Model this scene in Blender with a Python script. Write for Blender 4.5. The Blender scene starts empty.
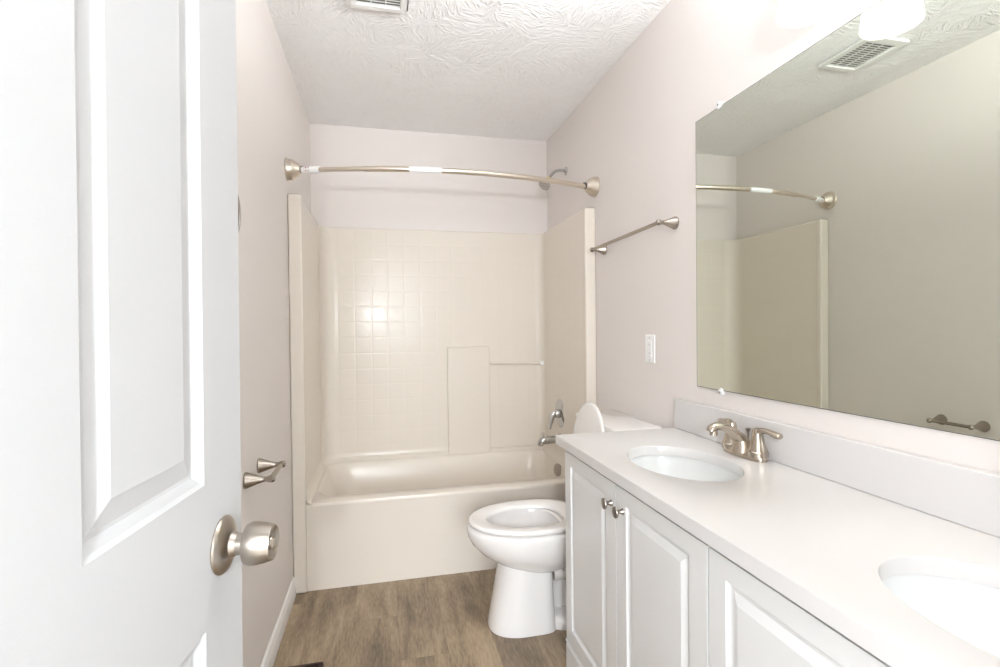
import bpy, bmesh, math, random
from mathutils import Vector, Matrix
random.seed(4)
sc = bpy.context.scene
COL = sc.collection
PI = math.pi

# ------------------------------------------------------------------ camera, world, lights, exposure
CAM_H, F_PX, YAW, PITCH, ROLL = 1.2063, 504.68, 0.228, -0.0124, -0.0104
fw = Vector((math.sin(YAW)*math.cos(PITCH), math.cos(YAW)*math.cos(PITCH), math.sin(PITCH)))
rt = Vector((math.cos(YAW), -math.sin(YAW), 0)); up = rt.cross(fw)
r2 = rt*math.cos(ROLL) + up*math.sin(ROLL); u2 = -rt*math.sin(ROLL) + up*math.cos(ROLL)
cd = bpy.data.cameras.new('camera'); cam = bpy.data.objects.new('camera', cd); COL.objects.link(cam)
cd.sensor_width = 36; cd.lens = F_PX/1000*36; cd.clip_start = .02
M = Matrix.Identity(4)
for i in range(3):
    M[i][0] = r2[i]; M[i][1] = u2[i]; M[i][2] = -fw[i]
M[2][3] = CAM_H
cam.matrix_world = M
sc.camera = cam

w = bpy.data.worlds.new('world'); sc.world = w; w.use_nodes = True
w.node_tree.nodes['Background'].inputs[0].default_value = (.85, .92, 1, 1)
w.node_tree.nodes['Background'].inputs[1].default_value = 1.0
UP_W = 25               # added spot over each shade, brightens ceiling and far walls
SHADE_E = 0.95          # glowing glass shades of the vanity light
WIN_W = 105             # daylight through the bedroom window
al = bpy.data.lights.new('window_daylight', 'AREA'); al.shape = 'RECTANGLE'; al.size = 1.9; al.size_y = 1.5
al.energy = WIN_W; al.color = (.88, .94, 1)
alo = bpy.data.objects.new('window_daylight', al); COL.objects.link(alo)
alo.location = (-.10, -1.52, 1.60); alo.rotation_euler = (PI/2, 0, 0)   
alo.rotation_euler = Vector((0, 1, -.02)).to_track_quat('-Z', 'Z').to_euler()
REAR_POINT_W = 52            # bare point light added behind the camera for tile glint and rod shadow
lp = bpy.data.lights.new('added_rear_point', 'POINT'); lp.energy = REAR_POINT_W; lp.shadow_soft_size = .03; lp.color = (.92, .96, 1)
lpo = bpy.data.objects.new('added_rear_point', lp); COL.objects.link(lpo); lpo.location = (-.10, -.70, 1.40)
SIDE_W = 12           # fill from two area lights added at unseen side openings
for nm, x_, s_ in (('side_fill_left', -1.69, 1), ('side_fill_right', 1.89, -1)):
    l2 = bpy.data.lights.new(nm, 'AREA'); l2.shape = 'RECTANGLE'; l2.size = 1.5; l2.size_y = 1.4; l2.energy = SIDE_W; l2.color = (.93, .965, 1)
    o2 = bpy.data.objects.new(nm, l2); COL.objects.link(o2); o2.location = (x_, -2.8, 1.4)
    o2.rotation_euler = Vector((s_, 0, 0)).to_track_quat('-Z', 'Z').to_euler()
sc.view_settings.view_transform = 'Standard'; sc.view_settings.look = 'None'
sc.view_settings.gamma = 1; sc.view_settings.use_curve_mapping = False
sc.view_settings.exposure = 0.57
try:
    sc.cycles.use_denoising = True
    sc.cycles.max_bounces = 14; sc.cycles.diffuse_bounces = 8; sc.cycles.glossy_bounces = 6
    sc.cycles.sample_clamp_indirect = 6
except Exception: pass

# ------------------------------------------------------------------ room numbers
XL, XR, YB, YF, H = -.412, 1.079, 3.218, 2.439, 2.44
YW = -.02            # room face of the door wall

# ------------------------------------------------------------------ materials
def nd(nt, typ, **kw):
    n = nt.nodes.new(typ)
    for k, v in kw.items(): setattr(n, k, v)
    return n
def mat(name, col, rough=.5, metal=0, spec=.5, coat=0, emis=None, es=0):
    m = bpy.data.materials.new(name); m.use_nodes = True
    b = m.node_tree.nodes['Principled BSDF']
    b.inputs['Base Color'].default_value = (*col, 1)
    b.inputs['Roughness'].default_value = rough; b.inputs['Metallic'].default_value = metal
    b.inputs['Specular IOR Level'].default_value = spec
    b.inputs['Coat Weight'].default_value = coat
    if emis: b.inputs['Emission Color'].default_value = (*emis, 1); b.inputs['Emission Strength'].default_value = es
    return m
def bump(m, kind='noise', scale=200, strength=.1, dist=.001, detail=2, sc3=(1,1,1)):
    nt = m.node_tree; b = nt.nodes['Principled BSDF']
    tc = nd(nt, 'ShaderNodeTexCoord'); mp = nd(nt, 'ShaderNodeMapping'); mp.inputs['Scale'].default_value = sc3
    nt.links.new(tc.outputs['Object'], mp.inputs[0])
    t = nd(nt, 'ShaderNodeTexNoise'); t.inputs['Scale'].default_value = scale; t.inputs['Detail'].default_value = detail
    nt.links.new(mp.outputs[0], t.inputs['Vector'])
    bp = nd(nt, 'ShaderNodeBump'); bp.inputs['Strength'].default_value = strength; bp.inputs['Distance'].default_value = dist
    nt.links.new(t.outputs[0], bp.inputs['Height']); nt.links.new(bp.outputs[0], b.inputs['Normal'])
    return m
def mathn(nt, op, a, b=None, c=None):
    n = nd(nt, 'ShaderNodeMath', operation=op)
    for i, v in enumerate((a, b, c)):
        if v is None: continue
        if isinstance(v, (int, float)): n.inputs[i].default_value = v
        else: nt.links.new(v, n.inputs[i])
    return n.outputs[0]

M_wall = bump(mat('wall_paint', (.76, .715, .69), .55, spec=.3), scale=350, strength=.08)
M_bed = mat('bedroom_paint', (.86, .86, .85), .6)
M_trim = mat('trim_paint', (.86, .855, .84), .3)
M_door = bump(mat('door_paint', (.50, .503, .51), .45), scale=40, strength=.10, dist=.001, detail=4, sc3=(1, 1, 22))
# the embossed grain of the pressed door runs across its rails
M_cab = mat('cabinet_paint', (.70, .70, .695), .3)
M_counter = mat('white_quartz', (.655, .64, .632), .2, spec=.5)
M_porc = mat('porcelain', (.82, .80, .785), .06, spec=.6, coat=.3)
M_sink = mat('sink_porcelain', (.69, .70, .695), .08, spec=.6)
M_seat = mat('seat_plastic', (.84, .82, .80), .18)
M_knob = bump(mat('door_nickel', (.44, .395, .345), .28, 1), scale=60, strength=.04, sc3=(1, 1, 12))
M_nick = bump(mat('brushed_nickel', (.52, .462, .39), .25, 1), scale=60, strength=.04, sc3=(1, 1, 12))
M_barn = mat('satin_nickel', (.40, .355, .305), .25, 1)
M_nickd = mat('dark_nickel', (.34, .31, .28), .3, 1)
M_rod = mat('satin_rod_metal', (.72, .65, .56), .3, 1)
M_chrome = mat('chrome', (.56, .56, .56), .08, 1)
M_black = mat('black_rubber', (.03, .03, .03), .5)
M_plas = mat('clear_plastic_white', (.86, .86, .87), .12)
M_whitep = mat('white_plastic', (.88, .88, .88), .3)
M_slot = mat('dark_slot', (.03, .03, .03), .6)
M_yellow = mat('yellow_tape', (.8, .7, .08), .5)
M_red = mat('red_print', (.6, .25, .2), .5)
M_grey = mat('grey_print', (.45, .45, .45), .5)
M_ventm = mat('vent_enamel', (.86, .86, .85), .35)
M_ventd = mat('vent_inside', (.30, .28, .25), .7)
M_reg = mat('brown_register', (.045, .022, .018), .35, .3)
M_caulk = mat('caulk', (.72, .68, .62), .5)
M_shade = mat('opal_glass', (.95, .93, .9), .25, emis=(1, .965, .93), es=SHADE_E)
M_bulb = mat('bulb_glow', (1, .9, .75), .3, emis=(1, .80, .55), es=6)
M_mirror = mat('mirror_silver', (.74, .775, .70), .0, 1)
M_edge = mat('mirror_edge', (.10, .11, .10), .25)
M_pane = mat('window_pane', (.8, .85, .9), .1)
M_carpet = bump(mat('bedroom_carpet', (.5, .46, .42), .9), scale=300, strength=.5)

# textured ceiling: stomped strokes
M_ceil = mat('ceiling_texture', (.93, .93, .935), .7, spec=.2)
nt = M_ceil.node_tree; b = nt.nodes['Principled BSDF']
tc = nd(nt, 'ShaderNodeTexCoord')
nz = nd(nt, 'ShaderNodeTexNoise'); nz.inputs['Scale'].default_value = 7; nz.inputs['Detail'].default_value = 2
nt.links.new(tc.outputs['Object'], nz.inputs['Vector'])
ad = nd(nt, 'ShaderNodeVectorMath', operation='MULTIPLY_ADD'); ad.inputs[1].default_value = (.25, .25, .25)
nt.links.new(nz.outputs['Color'], ad.inputs[0]); nt.links.new(tc.outputs['Object'], ad.inputs[2])
# brush strokes: waves whose direction changes from cell to cell
vo = nd(nt, 'ShaderNodeTexVoronoi'); vo.inputs['Scale'].default_value = 9
nt.links.new(ad.outputs[0], vo.inputs['Vector'])
ang = mathn(nt, 'MULTIPLY', nd(nt, 'ShaderNodeSeparateColor').outputs[0], 6.28)
sep = ang.node.inputs[0].links[0].from_node
nt.links.new(vo.outputs['Color'], sep.inputs[0])
vr = nd(nt, 'ShaderNodeVectorRotate', rotation_type='Z_AXIS')
nt.links.new(tc.outputs['Object'], vr.inputs['Vector']); nt.links.new(ang, vr.inputs['Angle'])
mp = nd(nt, 'ShaderNodeMapping'); mp.inputs['Scale'].default_value = (1, .22, 1)
nt.links.new(vr.outputs[0], mp.inputs[0])
n2 = nd(nt, 'ShaderNodeTexNoise'); n2.inputs['Scale'].default_value = 115; n2.inputs['Detail'].default_value = 2
nt.links.new(mp.outputs[0], n2.inputs['Vector'])
cr = nd(nt, 'ShaderNodeValToRGB'); cr.color_ramp.elements[0].position = .42; cr.color_ramp.elements[1].position = .66
nt.links.new(n2.outputs[0], cr.inputs[0])
bp = nd(nt, 'ShaderNodeBump'); bp.inputs['Strength'].default_value = 1; bp.inputs['Distance'].default_value = .0032
nt.links.new(cr.outputs[0], bp.inputs['Height']); nt.links.new(bp.outputs[0], b.inputs['Normal'])

# wood plank floor, planks run along y
M_floor = mat('wood_plank_floor', (.3, .25, .2), .42, spec=.35)
nt = M_floor.node_tree; b = nt.nodes['Principled BSDF']
tc = nd(nt, 'ShaderNodeTexCoord'); sx = nd(nt, 'ShaderNodeSeparateXYZ'); nt.links.new(tc.outputs['Object'], sx.inputs[0])
PW, PL = .1778, 1.22
u = mathn(nt, 'DIVIDE', mathn(nt, 'SUBTRACT', sx.outputs[0], .046), PW)
ui = mathn(nt, 'FLOOR', u); uf = mathn(nt, 'FRACT', u)
# rows joint positions: hashed offset, row -1 has a joint at y = 2.15, row 0 at y = 1.855
wn = nd(nt, 'ShaderNodeTexWhiteNoise', noise_dimensions='1D'); nt.links.new(mathn(nt, 'ADD', ui, 7.3), wn.inputs['W'])
m1 = mathn(nt, 'COMPARE', ui, -1, .1); m0 = mathn(nt, 'COMPARE', ui, 0, .1)
off = mathn(nt, 'MULTIPLY', wn.outputs['Value'], mathn(nt, 'SUBTRACT', 1, mathn(nt, 'ADD', m1, m0)))
off = mathn(nt, 'ADD', off, mathn(nt, 'ADD', mathn(nt, 'MULTIPLY', m1, 2.15/PL - 1), mathn(nt, 'MULTIPLY', m0, 1.855/PL - 1)))
v = mathn(nt, 'SUBTRACT', mathn(nt, 'DIVIDE', sx.outputs[1], PL), off)
vi = mathn(nt, 'FLOOR', v); vf = mathn(nt, 'FRACT', v)
cell = nd(nt, 'ShaderNodeCombineXYZ'); nt.links.new(ui, cell.inputs[0]); nt.links.new(vi, cell.inputs[1])
wc = nd(nt, 'ShaderNodeTexWhiteNoise', noise_dimensions='3D'); nt.links.new(cell.outputs[0], wc.inputs['Vector'])
gv = nd(nt, 'ShaderNodeVectorMath', operation='MULTIPLY_ADD'); gv.inputs[1].default_value = (9, 9, 9)
nt.links.new(wc.outputs['Color'], gv.inputs[0]); nt.links.new(tc.outputs['Object'], gv.inputs[2])
mp = nd(nt, 'ShaderNodeMapping'); mp.inputs['Scale'].default_value = (1, .16, 1); nt.links.new(gv.outputs[0], mp.inputs[0])
g1 = nd(nt, 'ShaderNodeTexNoise'); g1.inputs['Scale'].default_value = 14; g1.inputs['Detail'].default_value = 5; g1.inputs['Distortion'].default_value = .9
g2 = nd(nt, 'ShaderNodeTexNoise'); g2.inputs['Scale'].default_value = 150; g2.inputs['Detail'].default_value = 4
g3 = nd(nt, 'ShaderNodeTexNoise'); g3.inputs['Scale'].default_value = 5; g3.inputs['Detail'].default_value = 2
for g in (g1, g2): nt.links.new(mp.outputs[0], g.inputs['Vector'])
mp3 = nd(nt, 'ShaderNodeMapping'); mp3.inputs['Scale'].default_value = (1, .45, 1); nt.links.new(gv.outputs[0], mp3.inputs[0])
nt.links.new(mp3.outputs[0], g3.inputs['Vector'])
t = mathn(nt, 'ADD', mathn(nt, 'MULTIPLY', g1.outputs[0], .45), mathn(nt, 'MULTIPLY', g2.outputs[0], .30))
t = mathn(nt, 'ADD', t, mathn(nt, 'MULTIPLY', g3.outputs[0], .35))
t = mathn(nt, 'ADD', t, mathn(nt, 'MULTIPLY', wc.outputs['Value'], .17))
cr = nd(nt, 'ShaderNodeValToRGB'); e = cr.color_ramp.elements
e[0].position = .46; e[0].color = (.115, .083, .054, 1); e[1].position = .78; e[1].color = (.42, .32, .215, 1)
x = e.new(.62); x.color = (.25, .188, .125, 1)
nt.links.new(t, cr.inputs[0])
# seams
du = mathn(nt, 'MULTIPLY', mathn(nt, 'MINIMUM', uf, mathn(nt, 'SUBTRACT', 1, uf)), PW)
dv = mathn(nt, 'MULTIPLY', mathn(nt, 'MINIMUM', vf, mathn(nt, 'SUBTRACT', 1, vf)), PL)
sm = mathn(nt, 'GREATER_THAN', mathn(nt, 'MINIMUM', du, dv), .0011)
mx = nd(nt, 'ShaderNodeMixRGB', blend_type='MULTIPLY'); mx.inputs[0].default_value = 1
gr = mathn(nt, 'MULTIPLY_ADD', sm, .18, .82)
nt.links.new(cr.outputs[0], mx.inputs[1]); nt.links.new(gr, mx.inputs[2]); nt.links.new(mx.outputs[0], b.inputs['Base Color'])
bp = nd(nt, 'ShaderNodeBump'); bp.inputs['Strength'].default_value = .25; bp.inputs['Distance'].default_value = .0006
nt.links.new(mathn(nt, 'ADD', g2.outputs[0], sm), bp.inputs['Height']); nt.links.new(bp.outputs[0], b.inputs['Normal'])

# fibreglass, plain and with the moulded tile pattern
FIB = (.75, .695, .62)
M_fib = bump(mat('fibreglass', FIB, .2, spec=.22), scale=6, strength=.12, dist=.002)
def tile_mat(name, axis, phase, stren=.42):
    m = mat(name, FIB, .17, spec=.14, coat=.0); nt = m.node_tree; b = nt.nodes['Principled BSDF']
    tc = nd(nt, 'ShaderNodeTexCoord'); s = nd(nt, 'ShaderNodeSeparateXYZ'); nt.links.new(tc.outputs['Object'], s.inputs[0])
    def groove(o, ph, pitch):
        f = mathn(nt, 'FRACT', mathn(nt, 'DIVIDE', mathn(nt, 'SUBTRACT', o, ph - 20*pitch), pitch))
        d = mathn(nt, 'MULTIPLY', mathn(nt, 'MINIMUM', f, mathn(nt, 'SUBTRACT', 1, f)), pitch)
        n = nd(nt, 'ShaderNodeMapRange', interpolation_type='SMOOTHSTEP'); n.inputs[2].default_value = .0075
        n.inputs[1].default_value = .001
        nt.links.new(d, n.inputs[0]); return n.outputs[0], f
    a, fa = groove(s.outputs[axis], phase, .0983); c, fc = groove(s.outputs[2], 1.341, .0945)
    h = mathn(nt, 'MINIMUM', a, c)
    # a gentle pillow on every tile face
    pa = mathn(nt, 'MULTIPLY', fa, mathn(nt, 'SUBTRACT', 1, fa)); pc = mathn(nt, 'MULTIPLY', fc, mathn(nt, 'SUBTRACT', 1, fc))
    h = mathn(nt, 'ADD', h, mathn(nt, 'MULTIPLY', mathn(nt, 'MULTIPLY', pa, pc), 6))
    nzz = nd(nt, 'ShaderNodeTexNoise'); nzz.inputs['Scale'].default_value = 28; nt.links.new(tc.outputs['Object'], nzz.inputs['Vector'])
    h = mathn(nt, 'ADD', h, mathn(nt, 'MULTIPLY', nzz.outputs[0], .55))
    zm = mathn(nt, 'GREATER_THAN', s.outputs[2], .435)
    bp = nd(nt, 'ShaderNodeBump'); bp.inputs['Strength'].default_value = stren; bp.inputs['Distance'].default_value = .0009
    nt.links.new(mathn(nt, 'MULTIPLY', h, zm), bp.inputs['Height']); nt.links.new(bp.outputs[0], b.inputs['Normal'])
    return m
M_tileX = tile_mat('fibreglass_tile_back', 0, -.011); M_tileY = tile_mat('fibreglass_tile_side', 1, 2.52, .22)

# ------------------------------------------------------------------ mesh helpers
def newbm(): return bmesh.new()
ROOTM = {}
def obj(name, bm, m, parent=None, local=False, bevel=0, segs=2, ang=30, smooth=True, label=None):
    me = bpy.data.meshes.new(name)
    bmesh.ops.remove_doubles(bm, verts=bm.verts, dist=1e-6)
    bmesh.ops.recalc_face_normals(bm, faces=bm.faces)
    loc = None
    if parent is not None and not local:
        bmesh.ops.transform(bm, matrix=ROOTM[parent.name].inverted(), verts=bm.verts)
    bm.to_mesh(me); bm.free()
    for mm in (m if isinstance(m, (list, tuple)) else [m]): me.materials.append(mm)
    if smooth:
        for p in me.polygons: p.use_smooth = True
        me.set_sharp_from_angle(angle=math.radians(ang))
    o = bpy.data.objects.new(name, me); COL.objects.link(o)
    if parent is not None: o.parent = parent
    ROOTM[o.name] = ROOTM[parent.name] if parent is not None else Matrix.Identity(4)
    if bevel:
        bv = o.modifiers.new('bevel', 'BEVEL'); bv.width = bevel; bv.segments = segs; bv.limit_method = 'ANGLE'; bv.angle_limit = math.radians(40)
        bv.harden_normals = False
    if label: o['label'] = label
    return o
def thing(name, label, cat, loc=(0, 0, 0), rotz=0, group=None, kind=None):
    o = bpy.data.objects.new(name, None); COL.objects.link(o); o.location = loc; o.rotation_euler = (0, 0, rotz)
    o.empty_display_size = .05
    ROOTM[o.name] = Matrix.Translation(loc) @ Matrix.Rotation(rotz, 4, 'Z')
    if kind: o['kind'] = kind
    if label: o['label'] = label
    if cat: o['category'] = cat
    if group: o['group'] = group
    return o
def struct(name, bm, m, **k):
    label = k.pop('label', None)
    o = obj(name, bm, m, **k); o['kind'] = 'structure'
    if label: o['label'] = label
    return o
def box(bm, x0, x1, y0, y1, z0, z1, mi=0):
    vs = [bm.verts.new((x, y, z)) for z in (z0, z1) for x, y in ((x0, y0), (x1, y0), (x1, y1), (x0, y1))]
    fs = [(0, 3, 2, 1), (4, 5, 6, 7), (0, 1, 5, 4), (1, 2, 6, 5), (2, 3, 7, 6), (3, 0, 4, 7)]
    for f in fs:
        g = bm.faces.new([vs[i] for i in f]); g.material_index = mi
    return vs
def loft(bm, rings, cap0=True, cap1=True, closed=True, mi=0):
    vr = [[bm.verts.new(p) for p in r] for r in rings]
    n = len(vr[0])
    for a, b_ in zip(vr, vr[1:]):
        for i in range(n if closed else n-1):
            j = (i+1) % n
            f = bm.faces.new((a[i], a[j], b_[j], b_[i])); f.material_index = mi
    if cap0: bm.faces.new(list(reversed(vr[0]))).material_index = mi
    if cap1: bm.faces.new(vr[-1]).material_index = mi
    return vr
def frame(d):
    d = Vector(d).normalized(); a = Vector((0, 0, 1)) if abs(d.z) < .9 else Vector((1, 0, 0))
    u_ = d.cross(a).normalized(); return u_, d.cross(u_).normalized()
def lathe(bm, prof, origin, axis, n=32, cap0=True, cap1=True, sx=1, sy=1):
    """prof: (radius, distance along axis)"""
    axis = Vector(axis).normalized(); u_, v_ = frame(axis); o = Vector(origin)
    rings = [[o + axis*t + (u_*math.cos(2*PI*k/n)*sx + v_*math.sin(2*PI*k/n)*sy)*r for k in range(n)] for r, t in prof]
    loft(bm, rings, cap0, cap1)
def spl(pts, n=8):
    """Catmull-Rom through tuples of any length"""
    P = [tuple(p) for p in pts]; P = [P[0]] + P + [P[-1]]; out = []
    for i in range(1, len(P)-2):
        for k in range(n):
            t = k/n; out.append(tuple(.5*((2*b_) + (c-a)*t + (2*a-5*b_+4*c-d)*t*t + (-a+3*b_-3*c+d)*t**3)
                                       for a, b_, c, d in zip(P[i-1], P[i], P[i+1], P[i+2])))
    out.append(P[-2]); return out
def tube(bm, pts, rad, n=16, cap=True, flat=None, upv=None):
    """pts 3-D path, rad number or list; flat: (width, height) factors (or a list of them)"""
    pts = [Vector(p) for p in pts]; rings = []; pu = None
    for i, p in enumerate(pts):
        d = (pts[min(i+1, len(pts)-1)] - pts[max(i-1, 0)]).normalized()
        if upv is not None:
            u_ = d.cross(Vector(upv)).normalized()
        elif pu is None: u_ = frame(d)[0]
        else: u_ = (pu - d*pu.dot(d)).normalized()
        pu = u_; v_ = u_.cross(d).normalized()
        r = rad[i] if isinstance(rad, (list, tuple)) else rad
        fl = flat[i] if isinstance(flat, list) else (flat or (1, 1))
        rings.append([p + u_*math.cos(2*PI*k/n)*r*fl[0] + v_*math.sin(2*PI*k/n)*r*fl[1] for k in range(n)])
    loft(bm, rings, cap, cap)
def rrect(x0, x1, y0, y1, r, z, n=8):
    pts = []
    for cx, cy, a0 in ((x1-r, y1-r, 0), (x0+r, y1-r, 90), (x0+r, y0+r, 180), (x1-r, y0+r, 270)):
        for k in range(n+1):
            a = math.radians(a0 + 90*k/n); pts.append((cx + r*math.cos(a), cy + r*math.sin(a), z))
    return pts
def panel_slab(bm, W, Hh, T, panels, prof, mp_, back=True):
    """slab 0..W, 0..Hh, front at y=0 facing -y, back at y=T; panels sunk along prof [(inset, depth)]"""
    def side(yf, sgn):
        xs = sorted({0, W, *[p[0] for p in panels], *[p[1] for p in panels]})
        zs = sorted({0, Hh, *[p[2] for p in panels], *[p[3] for p in panels]})
        for i in range(len(xs)-1):
            for j in range(len(zs)-1):
                a, b_, c, d = xs[i], xs[i+1], zs[j], zs[j+1]; cx, cz = (a+b_)/2, (c+d)/2
                if any(p[0] < cx < p[1] and p[2] < cz < p[3] for p in panels): continue
                bm.faces.new([bm.verts.new(mp_(*q)) for q in ((a, yf, c), (b_, yf, c), (b_, yf, d), (a, yf, d))])
        for p in panels:
            rings = [[mp_(*q) for q in ((p[0]+s, yf+sgn*dp, p[2]+s), (p[1]-s, yf+sgn*dp, p[2]+s), (p[1]-s, yf+sgn*dp, p[3]-s), (p[0]+s, yf+sgn*dp, p[3]-s))] for s, dp in prof]
            loft(bm, rings, cap0=False, cap1=True)
        return xs, zs
    xs, zs = side(0, 1)
    if back: side(T, -1)
    else:
        for i in range(len(xs)-1):
            for j in range(len(zs)-1):
                bm.faces.new([bm.verts.new(mp_(*q)) for q in ((xs[i], T, zs[j]), (xs[i+1], T, zs[j]), (xs[i+1], T, zs[j+1]), (xs[i], T, zs[j+1]))])
    for i in range(len(xs)-1):
        for z in (0, Hh): bm.faces.new([bm.verts.new(mp_(*q)) for q in ((xs[i], 0, z), (xs[i+1], 0, z), (xs[i+1], T, z), (xs[i], T, z))])
    for j in range(len(zs)-1):
        for x_ in (0, W): bm.faces.new([bm.verts.new(mp_(*q)) for q in ((x_, 0, zs[j]), (x_, T, zs[j]), (x_, T, zs[j+1]), (x_, 0, zs[j+1]))])
    bmesh.ops.remove_doubles(bm, verts=bm.verts, dist=1e-5)

# ------------------------------------------------------------------ room shell
bm = newbm(); box(bm, XL-.1, XR+.1, -.15, YB+.1, -.08, 0); struct('floor', bm, M_floor, smooth=False)
bm = newbm(); box(bm, XL-.1, XR+.1, -.15, YB+.1, H, H+.08); struct('ceiling', bm, M_ceil, smooth=False)
bm = newbm(); box(bm, XL-.1, XL, -.15, YB+.1, 0, H); struct('wall_left', bm, M_wall, smooth=False)
bm = newbm(); box(bm, XR, XR+.1, -.15, YB+.1, 0, H); struct('wall_right', bm, M_wall, smooth=False)
bm = newbm(); box(bm, XL, XR, YB, YB+.1, 0, H); struct('wall_back', bm, M_wall, smooth=False)
DX0, DX1 = -.30, .51
bm = newbm(); box(bm, XL, DX0, YW-.12, YW, 0, H); box(bm, DX1, XR, YW-.12, YW, 0, H); box(bm, DX0, DX1, YW-.12, YW, 2.08, H)
struct('wall_front', bm, M_wall, smooth=False)
# door jamb and casing
bm = newbm(); box(bm, DX0, DX0+.02, YW-.12, YW, 0, 2.08); box(bm, DX1-.02, DX1, YW-.12, YW, 0, 2.08); box(bm, DX0+.02, DX1-.02, YW-.12, YW, 2.06, 2.08)
struct('trim_1', bm, M_trim, smooth=False, bevel=.001)
bm = newbm(); box(bm, DX1-.015, DX1+.05, YW, YW+.015, 0, 2.08); box(bm, DX0-.05, DX1+.05, YW, YW+.015, 2.08, 2.14); box(bm, DX0-.05, DX0-.002, YW, YW+.015, 0, 2.08)
struct('trim_2', bm, M_trim, smooth=False, bevel=.003)
# baseboard on the left wall, from the tub to the door wall
def bboard(x):
    return [(XL, 0), (XL+.013, 0), (XL+.013, .055), (XL+.0115, .060), (XL+.009, .064), (XL+.0085, .074), (XL+.005, .081), (XL+.002, .084), (XL, .084)]
bm = newbm(); pr = bboard(0)
loft(bm, [[(x_, y_, z_) for x_, z_ in pr] for y_ in (YW+.02, YF-.006)]); struct('baseboard_left', bm, M_trim, ang=20)
# bedroom behind the camera
HY0, HY1, HXL, HXR = YW-.12, -3.6, -1.7, 1.9
bm = newbm(); box(bm, HXL-.1, HXR+.1, HY1-.1, -.15, -.08, 0); struct('floor_bedroom', bm, M_carpet, smooth=False)
bm = newbm(); box(bm, HXL-.1, HXR+.1, HY1-.1, -.15, H, H+.08); struct('ceiling_bedroom', bm, M_ceil, smooth=False)
for nm, n_, xa_, xb_ in (('left', 2, HXL-.1, HXL), ('right', 3, HXR, HXR+.1)):
    bm = newbm(); box(bm, xa_, xb_, HY1-.1, -3.6, 0, H); box(bm, xa_, xb_, -2.0, -.15, 0, H); box(bm, xa_, xb_, -3.6, -2.0, 0, .66); box(bm, xa_, xb_, -3.6, -2.0, 2.14, H)
    struct('wall_bedroom_'+nm, bm, M_bed, smooth=False)
    bm = newbm()
    for a, b_, c, d in ((-3.6, -3.56, .66, 2.14), (-2.04, -2.0, .66, 2.14), (-3.56, -2.04, .66, .70), (-3.56, -2.04, 2.10, 2.14)): box(bm, xa_+.02, xb_-.04, a, b_, c, d)
    struct('window_%d' % n_, bm, M_trim, smooth=False)  # frames of the unseen side openings, added along with the fill lights
bm = newbm(); box(bm, HXL, XL, -.15, -.14, 0, H); box(bm, XR, HXR, -.15, -.14, 0, H); struct('wall_bedroom_front', bm, M_wall, smooth=False)
WX0, WX1, WZ0, WZ1 = -1.05, .95, .80, 2.35
bm = newbm(); box(bm, HXL, WX0, HY1-.1, HY1, 0, H); box(bm, WX1, HXR, HY1-.1, HY1, 0, H); box(bm, WX0, WX1, HY1-.1, HY1, 0, WZ0); box(bm, WX0, WX1, HY1-.1, HY1, WZ1, H)
struct('wall_bedroom_back', bm, M_bed, smooth=False)
bm = newbm()
for a, b_, c, d in ((WX0, WX0+.03, WZ0, WZ1), (WX1-.03, WX1, WZ0, WZ1), (WX0+.03, WX1-.03, WZ0, WZ0+.03), (WX0+.03, WX1-.03, WZ1-.03, WZ1)):
    box(bm, a, b_, HY1-.08, HY1-.03, c, d)
struct('window_1', bm, M_trim, smooth=False)
alo.location = ((WX0+WX1)/2, HY1-.02, (WZ0+WZ1)/2)

# ------------------------------------------------------------------ the open door
DANG = math.radians(6.3)                      # leaf direction, measured from +y towards +x
DW, DT = .762, .035
edge = Vector((-.195, .763)); dirv = Vector((math.sin(DANG), math.cos(DANG)))
hinge = edge - dirv*DW
door = thing('door_1', 'open white six panel interior door, leaf swung against the left side', None, (hinge.x, hinge.y, 0), PI/2 - DANG, kind='structure')
door.rotation_euler = (math.radians(.33), 0, PI/2 - DANG)   # the leaf hangs a hair out of plumb
door.location.x -= .0055
# local frame: x along the leaf from the hinge, visible face looks to local -y (world +x)
bm = newbm(); ST = .109
pw = .2035
cols = ((ST, ST+pw), (DW-ST-pw, DW-ST))
rows = ((.235, .851), (1.024, 1.640), (1.745, 1.915))
panels = [(a, b_, c-.008, d-.008) for a, b_ in cols for c, d in rows]
prof = [(0, 0), (.004, .0035), (.008, .0050), (.013, .0080), (.016, .0085), (.017, .0085), (.038, .0035), (.040, .0028)]
panel_slab(bm, DW, 2.03, DT, panels, prof, lambda x_, y_, z_: (x_, y_, z_+.008))
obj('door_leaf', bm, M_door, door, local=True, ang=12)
# knob (local): backset .062
kx, kz = DW-.062, .934
kn = newbm(); lathe(kn, [(0, 0), (.0350, 0), (.0360, .002), (.0350, .004), (.032, .0065), (.024, .010), (.0165, .013), (.0135, .019), (.0135, .026)], (kx, 0, kz), (0, -1, 0), 48, cap0=False)
rose = obj('door_knob_rosette', kn, M_knob, door, local=True, ang=25)
kn = newbm(); lathe(kn, [(.0132, .022), (.0122, .0265), (.0122, .029), (.0132, .029)], (kx, 0, kz), (0, -1, 0), 32); obj('knob_gap', kn, M_black, rose, local=True)
kn = newbm(); lathe(kn, [(.013, .0280), (.0205, .0285), (.0248, .0305), (.0264, .0360), (.0262, .042), (.0245, .053), (.0220, .0622), (.0203, .063), (.0175, .0600), (.0115, .0575), (.0095, .057), (.0090, .054), (0, .054)], (kx, 0, kz), (0, -1, 0), 48, cap0=True, cap1=False)
knob = obj('door_knob', kn, M_knob, door, local=True, ang=25)
kn = newbm(); lathe(kn, [(0, .054), (.0082, .054), (.0082, .0600), (.0072, .0615), (0, .0617)], (kx, 0, kz), (0, -1, 0), 32, cap0=False, cap1=False)
box(kn, kx-.0012, kx+.0012, -.0635, -.061, kz-.0058, kz+.0058)
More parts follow.
